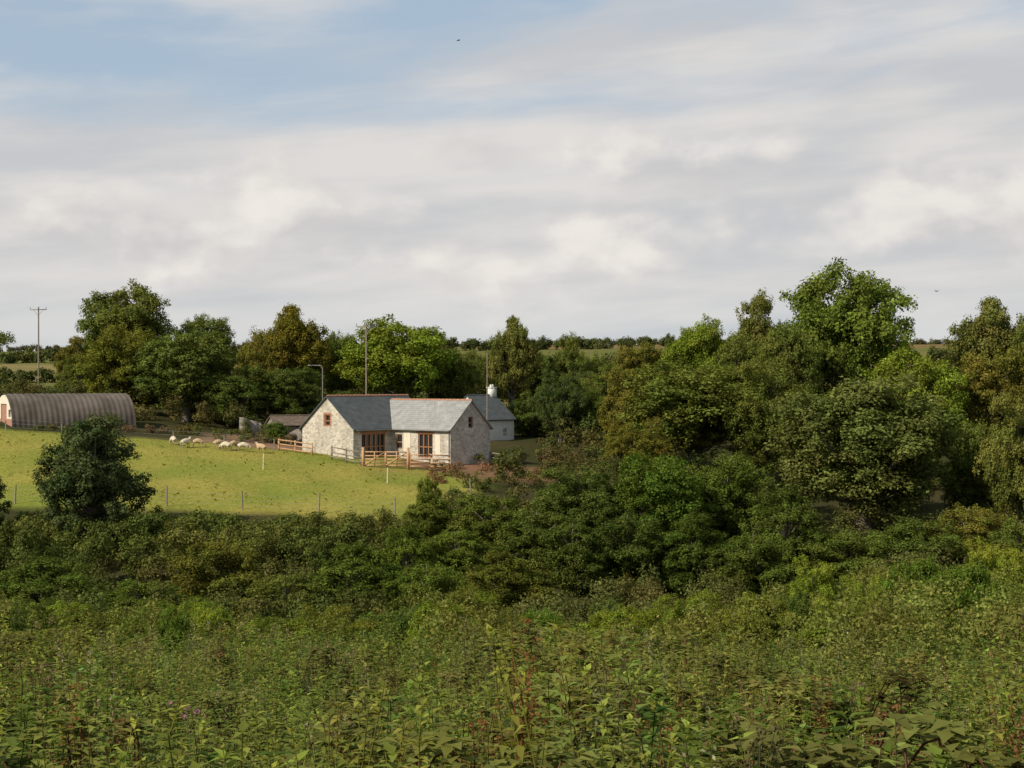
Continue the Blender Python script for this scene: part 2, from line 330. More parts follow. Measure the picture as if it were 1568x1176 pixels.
for i in range(220):
    d=rng.uniform(56,82);xx=rng.uniform(-.45,.45)*d
    sc.append((xx,d,rng.uniform(.8,1.5),rng.uniform(1.4,2.7)))
for i in range(45): sc.append((rng.uniform(-9,3),rng.uniform(76,101),rng.uniform(.8,1.2),rng.uniform(1.2,2.2)))
mass('valley_scrub',sc,.15,[(.08,.1,.026),(.115,.112,.036)],600)
sr=[]
for i in range(190):
    d=rng.uniform(79,124);xx=rng.uniform(0,62);
    sr.append((xx,d,rng.uniform(1,1.7),rng.uniform(1.8,3.6)))
for i in range(25): sr.append((rng.uniform(-4,4),rng.uniform(96,110),.7,rng.uniform(.6,1.2)))
mass('hillside_thicket',sr,.2,[(.08,.098,.027),(.11,.094,.035)],380)
bk=[]
for i in range(190):
    d=rng.uniform(140,160);bk.append((rng.uniform(-62,65),d,rng.uniform(1.1,1.9),rng.uniform(1.8,3.8)))
bk=[q for q in bk if not(-9<q[0]<3 and q[1]<152)]
for i in range(50): bk.append((rng.uniform(2.5,16),rng.uniform(124,142),rng.uniform(.6,1.1),rng.uniform(.9,2.0)))
mass('barnside_thicket',bk,.22,[(.082,.1,.03),(.12,.1,.036)],320)
mass('nettle_bank',line((-43,127),(-31,133),.8,.5,.8,.3)+line((-31,131.5),(-20,129.5),.8,.6,1.0,.5)+line((-3,123),(4,128),.8,.6,1.1,.8)+[(-24.6,131.5,.8,2.0),(-23.6,131.8,.7,1.6),(-21.5,131,.6,1.1),(-20.3,130.5,.6,1.3)],.14,[(.1,.115,.03),(.17,.11,.06)],900)
mass('bracken_bank',[(rng.uniform(-7,6),rng.uniform(110,121),rng.uniform(.3,.6),rng.uniform(.25,.8)) for i in range(90)],.14,[(.2,.11,.06),(.12,.12,.035)],700)
for i,(p0,p1,r,h) in enumerate([((-130,196),(-30,200),1.3,2.2),((-160,262),(-30,268),1.8,2.6),((-60,335),(80,340),2.2,3),((60,262),(170,258),2,3)]):
    mass('hedgerow',line(p0,p1,r*1.1,r,h),.4,(.078,.09,.03),260)
mass('skyline_hedge',line((-260,470),(260,474),2.0,2.2,2.4,.8),.5,(.09,.085,.04),150)
ft=[]
for i in range(110):
    x0=rng.uniform(-35,120);ft.append((x0,rng.uniform(172,205),rng.uniform(1.8,3.),rng.uniform(3.5,7) if x0<40 else rng.uniform(3,6)))
mass('distant_tree_line',ft,.4,[(.088,.102,.032),(.125,.095,.042)],160)

# near slope brush 28-54 m
PX=[-200,0,150,270,450,560,690,760,900,1000,1130,1250,1400,1568,1800];PT=[880,885,920,895,930,915,880,920,938,908,888,866,838,842,845]
br=[]
for i in range(470):
    d=math.sqrt(rng.uniform(25**2,53**2));xx=rng.uniform(-.46,.46)*d;px=784+K*xx/d
    zt=zat(np.interp(px,PX,PT)+rng.uniform(5,75)+max(0,42-d)*2.4,d);h=zt-Hs(xx,d)
    h=min(max(h,.8),5.2);br.append((xx,d,rng.uniform(.5,1.0),h))
mass('bramble_thicket',br,.085,[(.12,.145,.03),(.165,.165,.042)],640)
tints=[(1.15,1.25,.8),(1.4,1.4,.85),(.85,1.08,.75),(1.0,.95,.85),(1.35,1.45,.85),(.7,.84,.8),(1.2,1.1,.8)]
for i in range(60):
    d=rng.uniform(33,54);xx=-.42*d+.84*d*((i*.61803)%1);px=784+K*xx/d
    top=np.interp(px,PX,PT)+rng.uniform(-14,24)+max(0,46-d)*3.2
    tree('willow_shrub' if i%2 else 'blackthorn_shrub',px,d,top,rng.uniform(80,150),('shrB','shrA','wilB')[i%3],tints[i%7])

# ------------------------------------------------------------------ foreground weeds
LT=np.array([(0,0,0),(.35,.5,.05),(1,0,-.12),(.35,-.5,.05),(.45,0,-.03)],float);LFc=np.array([[0,4,2,1],[0,3,2,4]])
def leaf(b,p,d,L,w,col,droop=.15):
    d=np.array(d,float);d/=np.linalg.norm(d);s=np.cross(d,[0,0,1]);s/=max(np.linalg.norm(s),1e-6);u=np.cross(s,d)
    v=LT*np.array([L,w,L]);v[2,2]-=droop*L
    V=np.array(p)+v[:,:1]*d+v[:,1:2]*s+v[:,2:]*u
    b.add(V,LFc,np.array(col)*rng.uniform(.65,1.35))
def stem(b,p0,p1,r,col):
    p0=np.array(p0,float);p1=np.array(p1,float);tube(b,[p0,(p0+p1)/2,p1],[r,r*.8,r*.4],col,0,3)
def pl_nettle(h,col,Ll=.095,wf=.5,step=.06,stems=3,spr=.16):
    b=Buf()
    for s in range(stems):
        hs=h*rng.uniform(.6,1.08);x0=rng.normal(0,spr,2);ln=rng.normal(0,.13,2);stem(b,(*x0,0),(*(x0+ln),hs),.006,np.array(col)*.8)
        z=hs*.15;k=rng.uniform(0,3)
        while z<hs:
            t=z/hs;p=(*(x0+ln*t),z)
            for q in range(2 if t<.97 else 5):
                a=k+q*math.pi+rng.normal(0,.3);L=Ll*(1.15-.5*t)*rng.uniform(.7,1.25)
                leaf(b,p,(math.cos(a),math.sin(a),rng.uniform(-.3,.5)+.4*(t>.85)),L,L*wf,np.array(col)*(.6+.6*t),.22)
            z+=step*(1.1-.4*t);k+=1.57
    return b
def pl_bramble(h,col):
    b=Buf()
    for s in range(6):
        a=rng.uniform(0,6.28);R=rng.uniform(.3,.7);hs=h*rng.uniform(.7,1.1);pts=[]
        for i in range(9):
            t=i/8;pts.append(np.array([math.cos(a)*R*t,math.sin(a)*R*t,hs*(1-(1.6*t-1)**2)+.02]))
        tube(b,pts,[.005]*9,(.16,.08,.05),0,3)
        for i in range(1,9):
            for q in range(2):
                aa=a+(1.2 if q else -1.2)+rng.normal(0,.3)
                for da in(-.7,0,.7): leaf(b,pts[i]+rng.normal(0,.02,3),(math.cos(aa+da),math.sin(aa+da),rng.uniform(0,.4)),.09*rng.uniform(.8,1.2),.06,np.array(col),.15)
    return b
def pl_willow(h,col,fluff=False):
    b=Buf()
    for s in range(3):
        hs=h*rng.uniform(.75,1.05);x0=rng.normal(0,.13,2);ln=rng.normal(0,.12,2);stem(b,(*x0,0),(*(x0+ln),hs),.005,(.12,.09,.04))
        for i in range(34):
            t=.2+.8*i/34;p=(*(x0+ln*t),hs*t);a=i*2.4
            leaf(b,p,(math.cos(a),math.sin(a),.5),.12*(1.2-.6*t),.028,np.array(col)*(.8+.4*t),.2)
        if fluff:
            n=14;P=np.array([x0[0]+ln[0],x0[1]+ln[1],hs])+rng.normal(0,1,(n,3))*np.array([.014,.014,.04])
            leafcloud(b,P,rdir(n),.02,np.tile([.27,.24,.15],(n,1))*rng.uniform(.6,1.2,(n,1)))
    return b
def pl_dock(h):
    b=Buf();stem(b,(0,0,0),(rng.normal(0,.05),0,h),.006,(.16,.07,.04));rc=[.2,.1,.042]
    for q in range(4):
        a=rng.uniform(0,6.28);l=rng.uniform(.1,.2);z0=h*rng.uniform(.5,.75);e=np.array([math.cos(a)*l*.5,math.sin(a)*l*.5,z0+l*1.2])
        n=45;t=rng.random(n)[:,None];P=np.array([0,0,z0])*(1-t)+e*t+rng.normal(0,.012,(n,3));leafcloud(b,P,rdir(n),.018,np.tile(rc,(n,1))*rng.uniform(.6,1.3,(n,1)))
    n=90;P=np.stack([rng.normal(0,.012,n),rng.normal(0,.012,n),h*rng.uniform(.55,1,n)],1);leafcloud(b,P,rdir(n),.02,np.tile(rc,(n,1))*rng.uniform(.6,1.3,(n,1)))
    for q in range(7):
        a=rng.uniform(0,6.28);leaf(b,(0,0,h*rng.uniform(.05,.45)),(math.cos(a),math.sin(a),.5),.2,.06,(.12,.13,.03),.4)
    return b
def pl_thistle(h,kind,nh=5):
    b=Buf()
    for s in range(2 if kind else 1):
        x0=rng.normal(0,.1,2);hs=h*rng.uniform(.8,1.05);stem(b,(*x0,0),(*x0,hs*.8),.007,(.1,.11,.05))
        for i in range(22):
            t=.1+.75*i/22;a=i*2.4;leaf(b,(*x0,hs*t),(math.cos(a),math.sin(a),.35),.14*(1.1-.6*t),.035,(.12,.14,.05),.25)
        for q in range(nh):
            a=q*1.25+rng.normal(0,.2);e=np.array([x0[0]+math.cos(a)*.09,x0[1]+math.sin(a)*.09,hs*rng.uniform(.88,1.05)])
            stem(b,(*x0,hs*.72),e,.004,(.1,.11,.05))
            n=20;c=[(.42,.24,.34),(.25,.2,.12),(.14,.12,.05)][kind]
            leafcloud(b,e+rng.normal(0,.009,(n,3)),rdir(n)+np.array([0,0,.4]),.019,np.tile(c,(n,1))*rng.uniform(.7,1.2,(n,1)))
    return b
def pl_grass(h,col,n=26):
    b=Buf()
    for i in range(n):
        x0=rng.normal(0,.08,2);a=rng.uniform(0,6.28);hh=h*rng.uniform(.5,1.1);ln=rng.uniform(.05,.4)*hh;w=.004+.004*rng.random()
        d=np.array([math.cos(a),math.sin(a)]);s=np.array([-d[1],d[0],0])*w;pts=[np.array([*(x0+d*ln*t*t),hh*(t-.15*t*t)]) for t in(0,.4,.75,1)]
        V=[];[V.extend([q-s*f,q+s*f]) for q,f in zip(pts,(1,.9,.6,.15))]
        b.add(V,[[0,1,3,2],[2,3,5,4],[4,5,7,6]],np.array(col)*rng.uniform(.7,1.3))
    return b
def pl_ragwort(h):
    b=pl_nettle(h*.85,(.11,.14,.03),.1,.35,.06,2,.08);n=45
    P=np.stack([rng.normal(0,.08,n),rng.normal(0,.08,n),h*.9+rng.normal(0,.04,n)],1);leafcloud(b,P,rdir(n)+np.array([0,0,1]),.02,np.tile([.45,.36,.04],(n,1)));return b
def scatter(buf,proto,x,y,s,tilt=.1):
    V,F,C,M=proto.arrays();n=len(x);a=rng.uniform(0,6.28,n);ca,sa=np.cos(a),np.sin(a)
    v=V[None]*s[:,None,None];X=v[...,0]*ca[:,None]-v[...,1]*sa[:,None];Yy=v[...,0]*sa[:,None]+v[...,1]*ca[:,None];Zz=v[...,2]
    X=X+Zz*rng.normal(0,tilt,(n,1));Yy=Yy+Zz*rng.normal(0,tilt,(n,1))
    W=np.stack([X+x[:,None],Yy+y[:,None],Zz+H(x,y)[:,None]-.03],-1).reshape(-1,3)
    Ff=(F[None]+(np.arange(n)*len(V))[:,None,None]).reshape(-1,4)
    tint=(1+rng.normal(0,.2,(n,1,1)))*(1+rng.normal(0,.05,(n,1,3)))
    buf.add(W,Ff,(C[None]*tint).reshape(-1,3))
def spots(n,d0,d1,ph,fr=1.):
    m=int(n*2.2);d=np.sqrt(rng.uniform(d0*d0,d1*d1,m));x=d*rng.uniform(-.46,.46,m)
    q=np.sin(x*.95*fr+ph*1.7+np.sin(d*.6*fr+ph))+np.sin(d*.8*fr+ph*2.9+np.sin(x*.7*fr))
    k=q>rng.normal(.0,.8,m);return x[k][:n],d[k][:n]
def hvar(x,d): return 1+.24*np.sin(x*.9+d*.55+1)*np.sin(d*.7-x*.35)+.12*np.sin(x*2.3+d*1.9)
wb=Buf();g1=(.115,.155,.028);g2=(.16,.185,.036);g3=(.085,.13,.028)
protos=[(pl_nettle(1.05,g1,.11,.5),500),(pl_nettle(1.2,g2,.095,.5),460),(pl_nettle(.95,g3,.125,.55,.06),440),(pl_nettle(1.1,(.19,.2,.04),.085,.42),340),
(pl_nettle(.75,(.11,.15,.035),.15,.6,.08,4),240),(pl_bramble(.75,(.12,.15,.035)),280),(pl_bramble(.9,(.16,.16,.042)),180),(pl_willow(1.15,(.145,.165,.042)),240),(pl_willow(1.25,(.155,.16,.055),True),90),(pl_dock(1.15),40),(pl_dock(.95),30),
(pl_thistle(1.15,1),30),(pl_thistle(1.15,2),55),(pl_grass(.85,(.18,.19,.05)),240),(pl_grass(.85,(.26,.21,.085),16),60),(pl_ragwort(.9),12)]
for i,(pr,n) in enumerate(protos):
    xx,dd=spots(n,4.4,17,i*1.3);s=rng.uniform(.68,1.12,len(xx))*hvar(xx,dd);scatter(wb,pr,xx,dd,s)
for i,(pr,n) in enumerate(protos):
    if n<30: continue
    xx,dd=spots(int(n*1.3),17,31,i*1.3,.6);s=rng.uniform(.75,1.3,len(xx))*hvar(xx*.6,dd*.6);scatter(wb,pr,xx,dd,s)
for i,(pr,n) in enumerate(protos[:4]+protos[6:8]):
    xx,dd=spots(int(n*.35),31,46,i*1.3,.5);s=rng.uniform(.9,1.5,len(xx));scatter(wb,pr,xx,dd,s)
for px,d,k in ((165,7,4),(70,7.5,2),(700,6.8,5),(830,7.4,4),(650,8,3),(1310,7.5,4),(1110,8.5,2),(1480,9,3)):
    scatter(wb,protos[9][0],xat(px,d)+rng.normal(0,.25,k),d+rng.normal(0,.4,k),rng.uniform(.8,1.1,k))
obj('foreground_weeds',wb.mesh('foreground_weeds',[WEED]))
fl=Buf();pt=pl_thistle(1.3,0,2)
for px,d in ((238,10.),(332,8.8),(1553,15)): scatter(fl,pt,np.array([xat(px,d)]),np.array([float(d)]),np.array([1.05]))
obj('thistle_flowers',fl.mesh('thistle_flowers',[WEED]))

# ------------------------------------------------------------------ buildings
class PB:
    def __init__(s): s.V=[];s.F=[];s.M=[]
    def poly(s,pts,m=0):
        n=len(s.V);s.V+= [tuple(map(float,p)) for p in pts];s.F.append(tuple(range(n,n+len(pts))));s.M.append(m)
    def obj(s,name,mats,parent,smooth=False):
        me=bpy.data.meshes.new(name);me.from_pydata(s.V,[],s.F)
        for m in mats: me.materials.append(m)
        me.polygons.foreach_set('material_index',s.M);me.update();return obj(name,me,parent=parent)
def clip(poly,ax,val,keep_less):
    out=[]
    for i in range(len(poly)):
        a,b=poly[i],poly[(i+1)%len(poly)];fa=(a[ax]<=val)==keep_less or a[ax]==val;fb=(b[ax]<=val)==keep_less or b[ax]==val
        if fa: out.append(a)
        if fa!=fb:
            t=(val-a[ax])/(b[ax]-a[ax]);out.append((a[0]+t*(b[0]-a[0]),a[1]+t*(b[1]-a[1])))
    return out
def wall(pb,p0,p1,out,outline,ops,m=0,depth=.22):
    p0=np.array(p0,float);p1=np.array(p1,float);u=(p1-p0)/np.linalg.norm(p1-p0);nrm=np.array(out,float)
    def W(q,dep=0): return (p0[0]+u[0]*q[0]-nrm[0]*dep,p0[1]+u[1]*q[0]-nrm[1]*dep,q[1])
    us=sorted({a for o in ops for a in o[:2]}|{min(q[0] for q in outline),max(q[0] for q in outline)})
    zs=sorted({a for o in ops for a in o[2:4]}|{min(q[1] for q in outline),max(q[1] for q in outline)})
    for i in range(len(us)-1):
        for j in range(len(zs)-1):
            cu,cz=(us[i]+us[i+1])/2,(zs[j]+zs[j+1])/2
            if any(o[0]<cu<o[1] and o[2]<cz<o[3] for o in ops): continue
            p=clip(clip(clip(clip(outline,0,us[i],False),0,us[i+1],True),1,zs[j],False),1,zs[j+1],True)
            if len(p)>2: pb.poly([W(q) for q in p],m)
    for o in ops:
        a,b,c,d=o[:4];q=[(a,c),(b,c),(b,d),(a,d)]
        for k in range(4): pb.poly([W(q[k]),W(q[(k+1)%4]),W(q[(k+1)%4],depth),W(q[k],depth)],m)
    return W
def pbox(pb,W,a,b,c,d,d0,d1,m=0):
    q=[W((x,z),dd) for dd in(d0,d1) for (x,z) in((a,c),(b,c),(b,d),(a,d))]
    for f in((0,1,2,3),(4,7,6,5),(0,4,5,1),(1,5,6,2),(2,6,7,3),(3,7,4,0)): pb.poly([q[i] for i in f],m)
def glaze(wd,gl,W,o,bays=2,bar=True,mid=.45):
    a,b,c,d=o[:4];t=.1
    pbox(wd,W,a,a+t,c,d,.08,.16);pbox(wd,W,b-t,b,c,d,.08,.16);pbox(wd,W,a+t,b-t,d-t,d,.08,.16);pbox(wd,W,a+t,b-t,c,c+t,.08,.16)
    for k in range(1,bays):
        x=a+(b-a)*k/bays;pbox(wd,W,x-t*.6,x+t*.6,c+t,d-t,.09,.15)
    if bar: z=c+(d-c)*mid;pbox(wd,W,a+t,b-t,z-.05,z+.05,.1,.145)
    gl.poly([W(q,.19) for q in((a,c),(b,c),(b,d),(a,d))])
def slab(pb,p,t,m=0):
    p=[np.array(q,float) for q in p];n=np.cross(p[1]-p[0],p[2]-p[0]);n/=np.linalg.norm(n)
    if n[2]<0:n=-n
    q=[a+n*t for a in p];pb.poly(q,m);pb.poly(p[::-1],m)
    for i in range(4): j=(i+1)%4;pb.poly([p[i],p[j],q[j],q[i]],m)
def empty(name,loc,rz):
    e=bpy.data.objects.new(name,None);COL.objects.link(e);e.location=loc;e.rotation_euler=(0,0,rz);return e
R50=math.radians(50)
barn=empty('stone_barn',(-10.73,125.6,-6.45),R50)
wl=PB();wd=PB();gl=PB();rf=PB();ry=PB();pn=PB();B0=-1.6
EV=2.6;RL=5.3;RR=4.95
W=wall(wl,(-4.71,6.6),(-4.71,0),(-1,0),[(0,B0),(6.6,B0),(6.6,EV),(3.3,RL),(0,EV)],[(2.95,3.65,2.75,3.75)])
glaze(wd,gl,W,(2.95,3.65,2.75,3.75),1);pbox(pn,W,2.8,3.8,3.755,3.93,-.03,.05,1)
for a,b in((2.78,2.945),(3.655,3.82)): pbox(pn,W,a,b,2.7,3.755,-.02,.05,1)
lo=[(1.0,3.9,0.0,2.1)]
W=wall(wl,(-4.71,0),(0,0),(0,-1),[(0,B0),(4.71,B0),(4.71,EV),(0,EV)],lo)
for o in lo: glaze(wd,gl,W,o,5)
pbox(pn,W,.8,4.1,2.105,2.3,-.03,.08,2)
lo=[(.5,1.3,.7,2.0),(3.25,5.0,0,2.1)]
W=wall(wl,(0,0),(0,-7.11),(-1,0),[(0,B0),(7.11,B0),(7.11,EV),(0,EV)],lo)
glaze(wd,gl,W,lo[0],1);glaze(wd,gl,W,lo[1],3)
pbox(pn,W,3.05,5.2,2.105,2.28,-.03,.08,2);pbox(pn,W,1.5,2.3,.3,2.2,-.025,.05,0);pbox(pn,W,5.3,5.9,.3,2.05,-.02,.05,0)
W=wall(wl,(0,-7.11),(5.2,-7.11),(0,-1),[(0,B0),(5.2,B0),(5.2,EV),(2.6,RR),(0,EV)],[(2.3,2.9,2.6,3.6)])
glaze(wd,gl,W,(2.3,2.9,2.6,3.6),1)
wall(wl,(5.2,-7.11),(5.2,6.6),(1,0),[(0,B0),(13.71,B0),(13.71,EV),(0,EV)],[])
wall(wl,(5.2,6.6),(-4.71,6.6),(0,1),[(0,B0),(9.91,B0),(9.91,EV),(0,EV)],[])
wall(wl,(5.2,0),(5.2,6.6),(1,0),[(0,EV),(6.6,EV),(3.3,RL)],[])
wl.obj('walls',[STONE],barn);wd.obj('joinery',[WOOD],barn);gl.obj('glass',[GLASS],barn);pn.obj('surrounds',[CREAM,BRICK,WOOD],barn)
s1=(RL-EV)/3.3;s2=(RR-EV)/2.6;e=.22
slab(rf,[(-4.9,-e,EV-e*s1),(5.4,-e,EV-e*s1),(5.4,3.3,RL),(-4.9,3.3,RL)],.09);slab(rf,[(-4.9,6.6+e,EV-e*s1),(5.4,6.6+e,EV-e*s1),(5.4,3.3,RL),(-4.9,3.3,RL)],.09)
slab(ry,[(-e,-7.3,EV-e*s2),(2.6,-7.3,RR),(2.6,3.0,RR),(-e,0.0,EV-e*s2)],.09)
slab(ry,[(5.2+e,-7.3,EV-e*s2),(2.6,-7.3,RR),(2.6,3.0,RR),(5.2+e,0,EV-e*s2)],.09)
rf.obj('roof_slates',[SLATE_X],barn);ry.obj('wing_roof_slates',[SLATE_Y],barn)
rb=Buf()
for i in range(23): x0=-4.9+i*.45;tube(rb,[(x0,3.3,RL+.07),(x0+.43,3.3,RL+.09)],[.11,.12],(1,1,1),0,8)
for i in range(22): y0=-7.3+i*.45;tube(rb,[(2.6,y0,RR+.07),(2.6,y0+.43,RR+.09)],[.1,.11],(1,1,1),0,8)
obj('ridge_tiles',rb.mesh('ridge_tiles',[TERRA]),parent=barn)
gt=Buf()
tube(gt,[(-4.7,-.28,EV-.2),(-.3,-.28,EV-.2)],[.055,.055],(1,1,1));tube(gt,[(-.28,-.3,EV-.2),(-.28,-7.2,EV-.2)],[.055,.055],(1,1,1));tube(gt,[(-.1,-7.0,EV-.2),(-.1,-7.0,-.6)],[.04,.04],(1,1,1))
obj('gutters',gt.mesh('gutters',[METAL]),parent=barn)

def simple_house(name,loc,rz,L,Wd,ev,rise,wm,rm,ops_front=(),ops_side=(),chim=None,b0=-1.5):
    E=empty(name,loc,rz);wl=PB();wd=PB();gl=PB();rf=PB()
    for p0,p1,n,g,ops in(((0,0),(L,0),(0,-1),0,list(ops_front)),((L,0),(L,Wd),(1,0),1,list(ops_side)),((L,Wd),(0,Wd),(0,1),0,[]),((0,Wd),(0,0),(-1,0),1,[])):
        l=Wd if g else L;ol=[(0,b0),(l,b0),(l,ev)]+([(l/2,ev+rise)] if g else [])+[(0,ev)]
        Wf=wall(wl,p0,p1,n,ol,ops)
        for o in ops: glaze(wd,gl,Wf,o,2)
    s=rise/(Wd/2);e=.2
    slab(rf,[(-.15,-e,ev-e*s),(L+.15,-e,ev-e*s),(L+.15,Wd/2,ev+rise),(-.15,Wd/2,ev+rise)],.09)
    slab(rf,[(-.15,Wd+e,ev-e*s),(L+.15,Wd+e,ev-e*s),(L+.15,Wd/2,ev+rise),(-.15,Wd/2,ev+rise)],.09)
    wl.obj('walls',[wm],E);rf.obj('roof',[rm],E)
    if gl.V: wd.obj('window_frames',[CREAM],E);gl.obj('glass',[GLASS],E)
    rb=Buf();tube(rb,[(-.15,Wd/2,ev+rise+.08),(L+.15,Wd/2,ev+rise+.08)],[.1,.1],(1,1,1));obj('ridge',rb.mesh('ridge',[rm]),parent=E)
    if chim:
        cb=Buf();x=chim;z=ev+rise;qbox(cb,(x,Wd/2,z+.2),(.42,0,0),(0,.32,0),(0,0,.62),(1,1,1));qbox(cb,(x,Wd/2,z+.88),(.48,0,0),(0,.38,0),(0,0,.06),(1,1,1))
        tube(cb,[(x-.15,Wd/2,z+.9),(x-.15,Wd/2,z+1.2)],[.12,.1],(1,1,1));tube(cb,[(x+.18,Wd/2,z+.9),(x+.18,Wd/2,z+1.2)],[.12,.1],(1,1,1))
        obj('chimney',cb.mesh('chimney',[RENDER]),parent=E)
    return E
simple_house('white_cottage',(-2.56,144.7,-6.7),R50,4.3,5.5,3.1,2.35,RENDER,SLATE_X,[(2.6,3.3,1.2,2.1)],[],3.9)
simple_house('stone_outbuilding',(-22.9,136.5,-6.1),R50*.6,3.9,2.8,2.1,.8,STONE2,RUST)
simple_house('field_shed',(xat(148,150),150,-3.3),.1,2.6,2.6,1.9,.6,GWOOD,METAL,[(.8,1.6,0,1.6)])
sw=Buf()
pts=[(-25.6,133.0,2.0),(-25.2,134.0,1.7),(-24.2,134.6,1.5),(-23.6,134.5,1.0),(-22.7,134.2,1.25),(-21.8,133.9,.7),(-20.9,133.4,1.0),(-20.2,132.8,1.5),(-19.6,132.3,.9)]
for i in range(len(pts)-1):
    (x0,y0,h0),(x1,y1,h1)=pts[i],pts[i+1];z0,z1=Hs(x0,y0),Hs(x1,y1);t=np.array([y1-y0,-(x1-x0),0]);t=t/np.linalg.norm(t)*.22
    a,b2_=np.array([x0,y0,z0-.4]),np.array([x1,y1,z1-.4]);A,B_=np.array([x0,y0,z0+h0]),np.array([x1,y1,z1+h1])
    sw.add([a-t,b2_-t,B_-t,A-t,a+t,b2_+t,B_+t,A+t],[[0,1,2,3],[5,4,7,6],[3,2,6,7],[0,3,7,4],[1,5,6,2]],(1,1,1))
obj('dry_stone_wall',sw.mesh('dry_stone_wall',[STONE2]))

# ------------------------------------------------------------------ nissen hut
a35=math.radians(35);hut=empty('nissen_hut',(-45.5,128,-4.05),a35)
hb=Buf();L=11.6;Rr=3.05;nu=int(L/.06);na=36;V=[]
for i in range(nu+1):
    xx=L*i/nu;rr=Rr+.02*math.sin(2*math.pi*xx/.5)
    for j in range(na+1):
        t=math.pi*j/na;V.append((xx,Rr-rr*math.cos(t),rr*math.sin(t)*1.03))
F=[[i*(na+1)+j,(i+1)*(na+1)+j,(i+1)*(na+1)+j+1,i*(na+1)+j+1] for i in range(nu) for j in range(na)]
hb.add(V,F,(1,1,1));obj('corrugated_shell',hb.mesh('shell',[TIN],True),parent=hut)
ep=PB();ol=[(Rr-.98*Rr*math.cos(math.pi*j/20),1.0*Rr*math.sin(math.pi*j/20)) for j in range(21)]
ol=[(2*Rr-q[0],q[1]) for q in ol]
W=wall(ep,(.1,2*Rr),(.1,0),(-1,0),[(q[0],q[1]) for q in ol][::-1],[(2.1,4.0,0.0,2.2),(4.6,5.3,1.0,1.7)])
W2=wall(ep,(L-.1,0),(L-.1,2*Rr),(1,0),[(q[0],q[1]) for q in ol][::-1],[])
ep.obj('end_walls',[CREAM],hut)
dp=PB();pbox(dp,W,2.12,3.03,.02,2.15,.1,.15);pbox(dp,W,3.07,3.98,.02,2.15,.1,.15)
dp.obj('doors',[BRICK],hut)
lw=PB();pbox(lw,W,4.1,6.0,-.6,.85,-.05,.04);pbox(lw,W,.1,2.0,-.6,.85,-.05,.04);lw.obj('brick_plinth',[BRICK],hut)

# ------------------------------------------------------------------ fences, gate, poles
def rail_fence(name,pts,h=1.15,rails=4,sp=1.7,mat=FWOOD):
    b=Buf();pts=[np.array(p,float) for p in pts];P=[]
    for i in range(len(pts)-1):
        L=np.linalg.norm(pts[i+1]-pts[i]);k=max(1,round(L/sp))
        P+=[pts[i]+(pts[i+1]-pts[i])*q/k for q in range(k)]
    P.append(pts[-1]);Q=[np.array([p[0],p[1],Hs(*p)]) for p in P]
    for q in Q: qbox(b,q+np.array([0,0,h/2-.1]),(.07,0,0),(0,.07,0),(0,0,h/2+.16),(1,1,1))
    for i in range(len(Q)-1):
        a,c=Q[i],Q[i+1];d=(c-a);l=np.linalg.norm(d);s=np.array([d[1],-d[0],0])/l
        for r in range(rails):
            z=h*(.22+.74*r/(rails-1))+rng.normal(0,.015);qbox(b,(a+c)/2+np.array([0,0,z])+s*.095,d/2,s*.02,(0,0,.05),(1,1,1))
    return obj(name,b.mesh(name,[mat]))
def fx(px,d): return (xat(px,d),d)
rail_fence('timber_fence',[fx(508,119.5),fx(553,118)],rails=3,mat=GWOOD)
rail_fence('timber_fence',[fx(628,117.5),fx(688,118.5)],h=1.3,rails=4)
rail_fence('timber_fence',[fx(427,125),fx(478,121.8)],h=1.0,rails=3,sp=2.4)
rail_fence('timber_fence',[fx(750,124),fx(778,123)],rails=3,mat=GWOOD)
def gate(name,p0,p1):
    b=Buf();a=np.array([*p0,Hs(*p0)]);c=np.array([*p1,Hs(*p1)]);c[2]=a[2]=(a[2]+c[2])/2;d=c-a;u=d/np.linalg.norm(d);s=np.array([u[1],-u[0],0])
    for q in(a,c): qbox(b,q+np.array([0,0,.75]),u*.1,s*.1,(0,0,.95),(1,1,1))
    for f0,f1 in((.02,.49),(.51,.98)):
        A=a+d*f0;C=a+d*f1
        for z in(.2,.45,.72,1.0,1.32): qbox(b,(A+C)/2+np.array([0,0,z]),(C-A)/2,s*.02,(0,0,.05),(1,1,1))
        for q in(A,C,(A+C)/2): qbox(b,q+s*.03+np.array([0,0,.75]),u*.04,s*.02,(0,0,.62),(1,1,1))
        m_=(C-A)/2+np.array([0,0,.55]);qbox(b,(A+C)/2+s*.055+np.array([0,0,.76]),m_,s*.012,(0,0,.05),(1,1,1))
    return obj(name,b.mesh(name,[FWOOD]))
gate('wooden_gate',fx(556,118),fx(625,117.5))
def wire_fence(name,pts,sp=9,h=1.2):
    b=Buf();P=[]
    for i in range(len(pts)-1):
        p,q=np.array(pts[i],float),np.array(pts[i+1],float);k=max(1,round(np.linalg.norm(q-p)/sp));P+=[p+(q-p)*t/k for t in range(k)]
    P.append(np.array(pts[-1],float));Q=[np.array([p[0],p[1],Hs(*p)]) for p in P]
    for q in Q: tube(b,[q-[0,0,.3],q+[rng.normal(0,.04),0,h+rng.uniform(-.1,.15)]],[.06,.055],(1,1,1),0,6)
    for i in range(len(Q)-1):
        for z in(.3,.65,1.0): tube(b,[Q[i]+[0,0,z],Q[i+1]+[0,0,z]],[.005,.005],(1,1,1),1,3)
    return obj(name,b.mesh(name,[GWOOD,WIRE]))
wire_fence('wire_fence',[(-58,96.2),(-34,96.2),(-8,96),(-3,104)],5.6,1.35)
wire_fence('wire_fence',[(-50,125.2),(-30,125),(-21,124.5)],5,1.0)
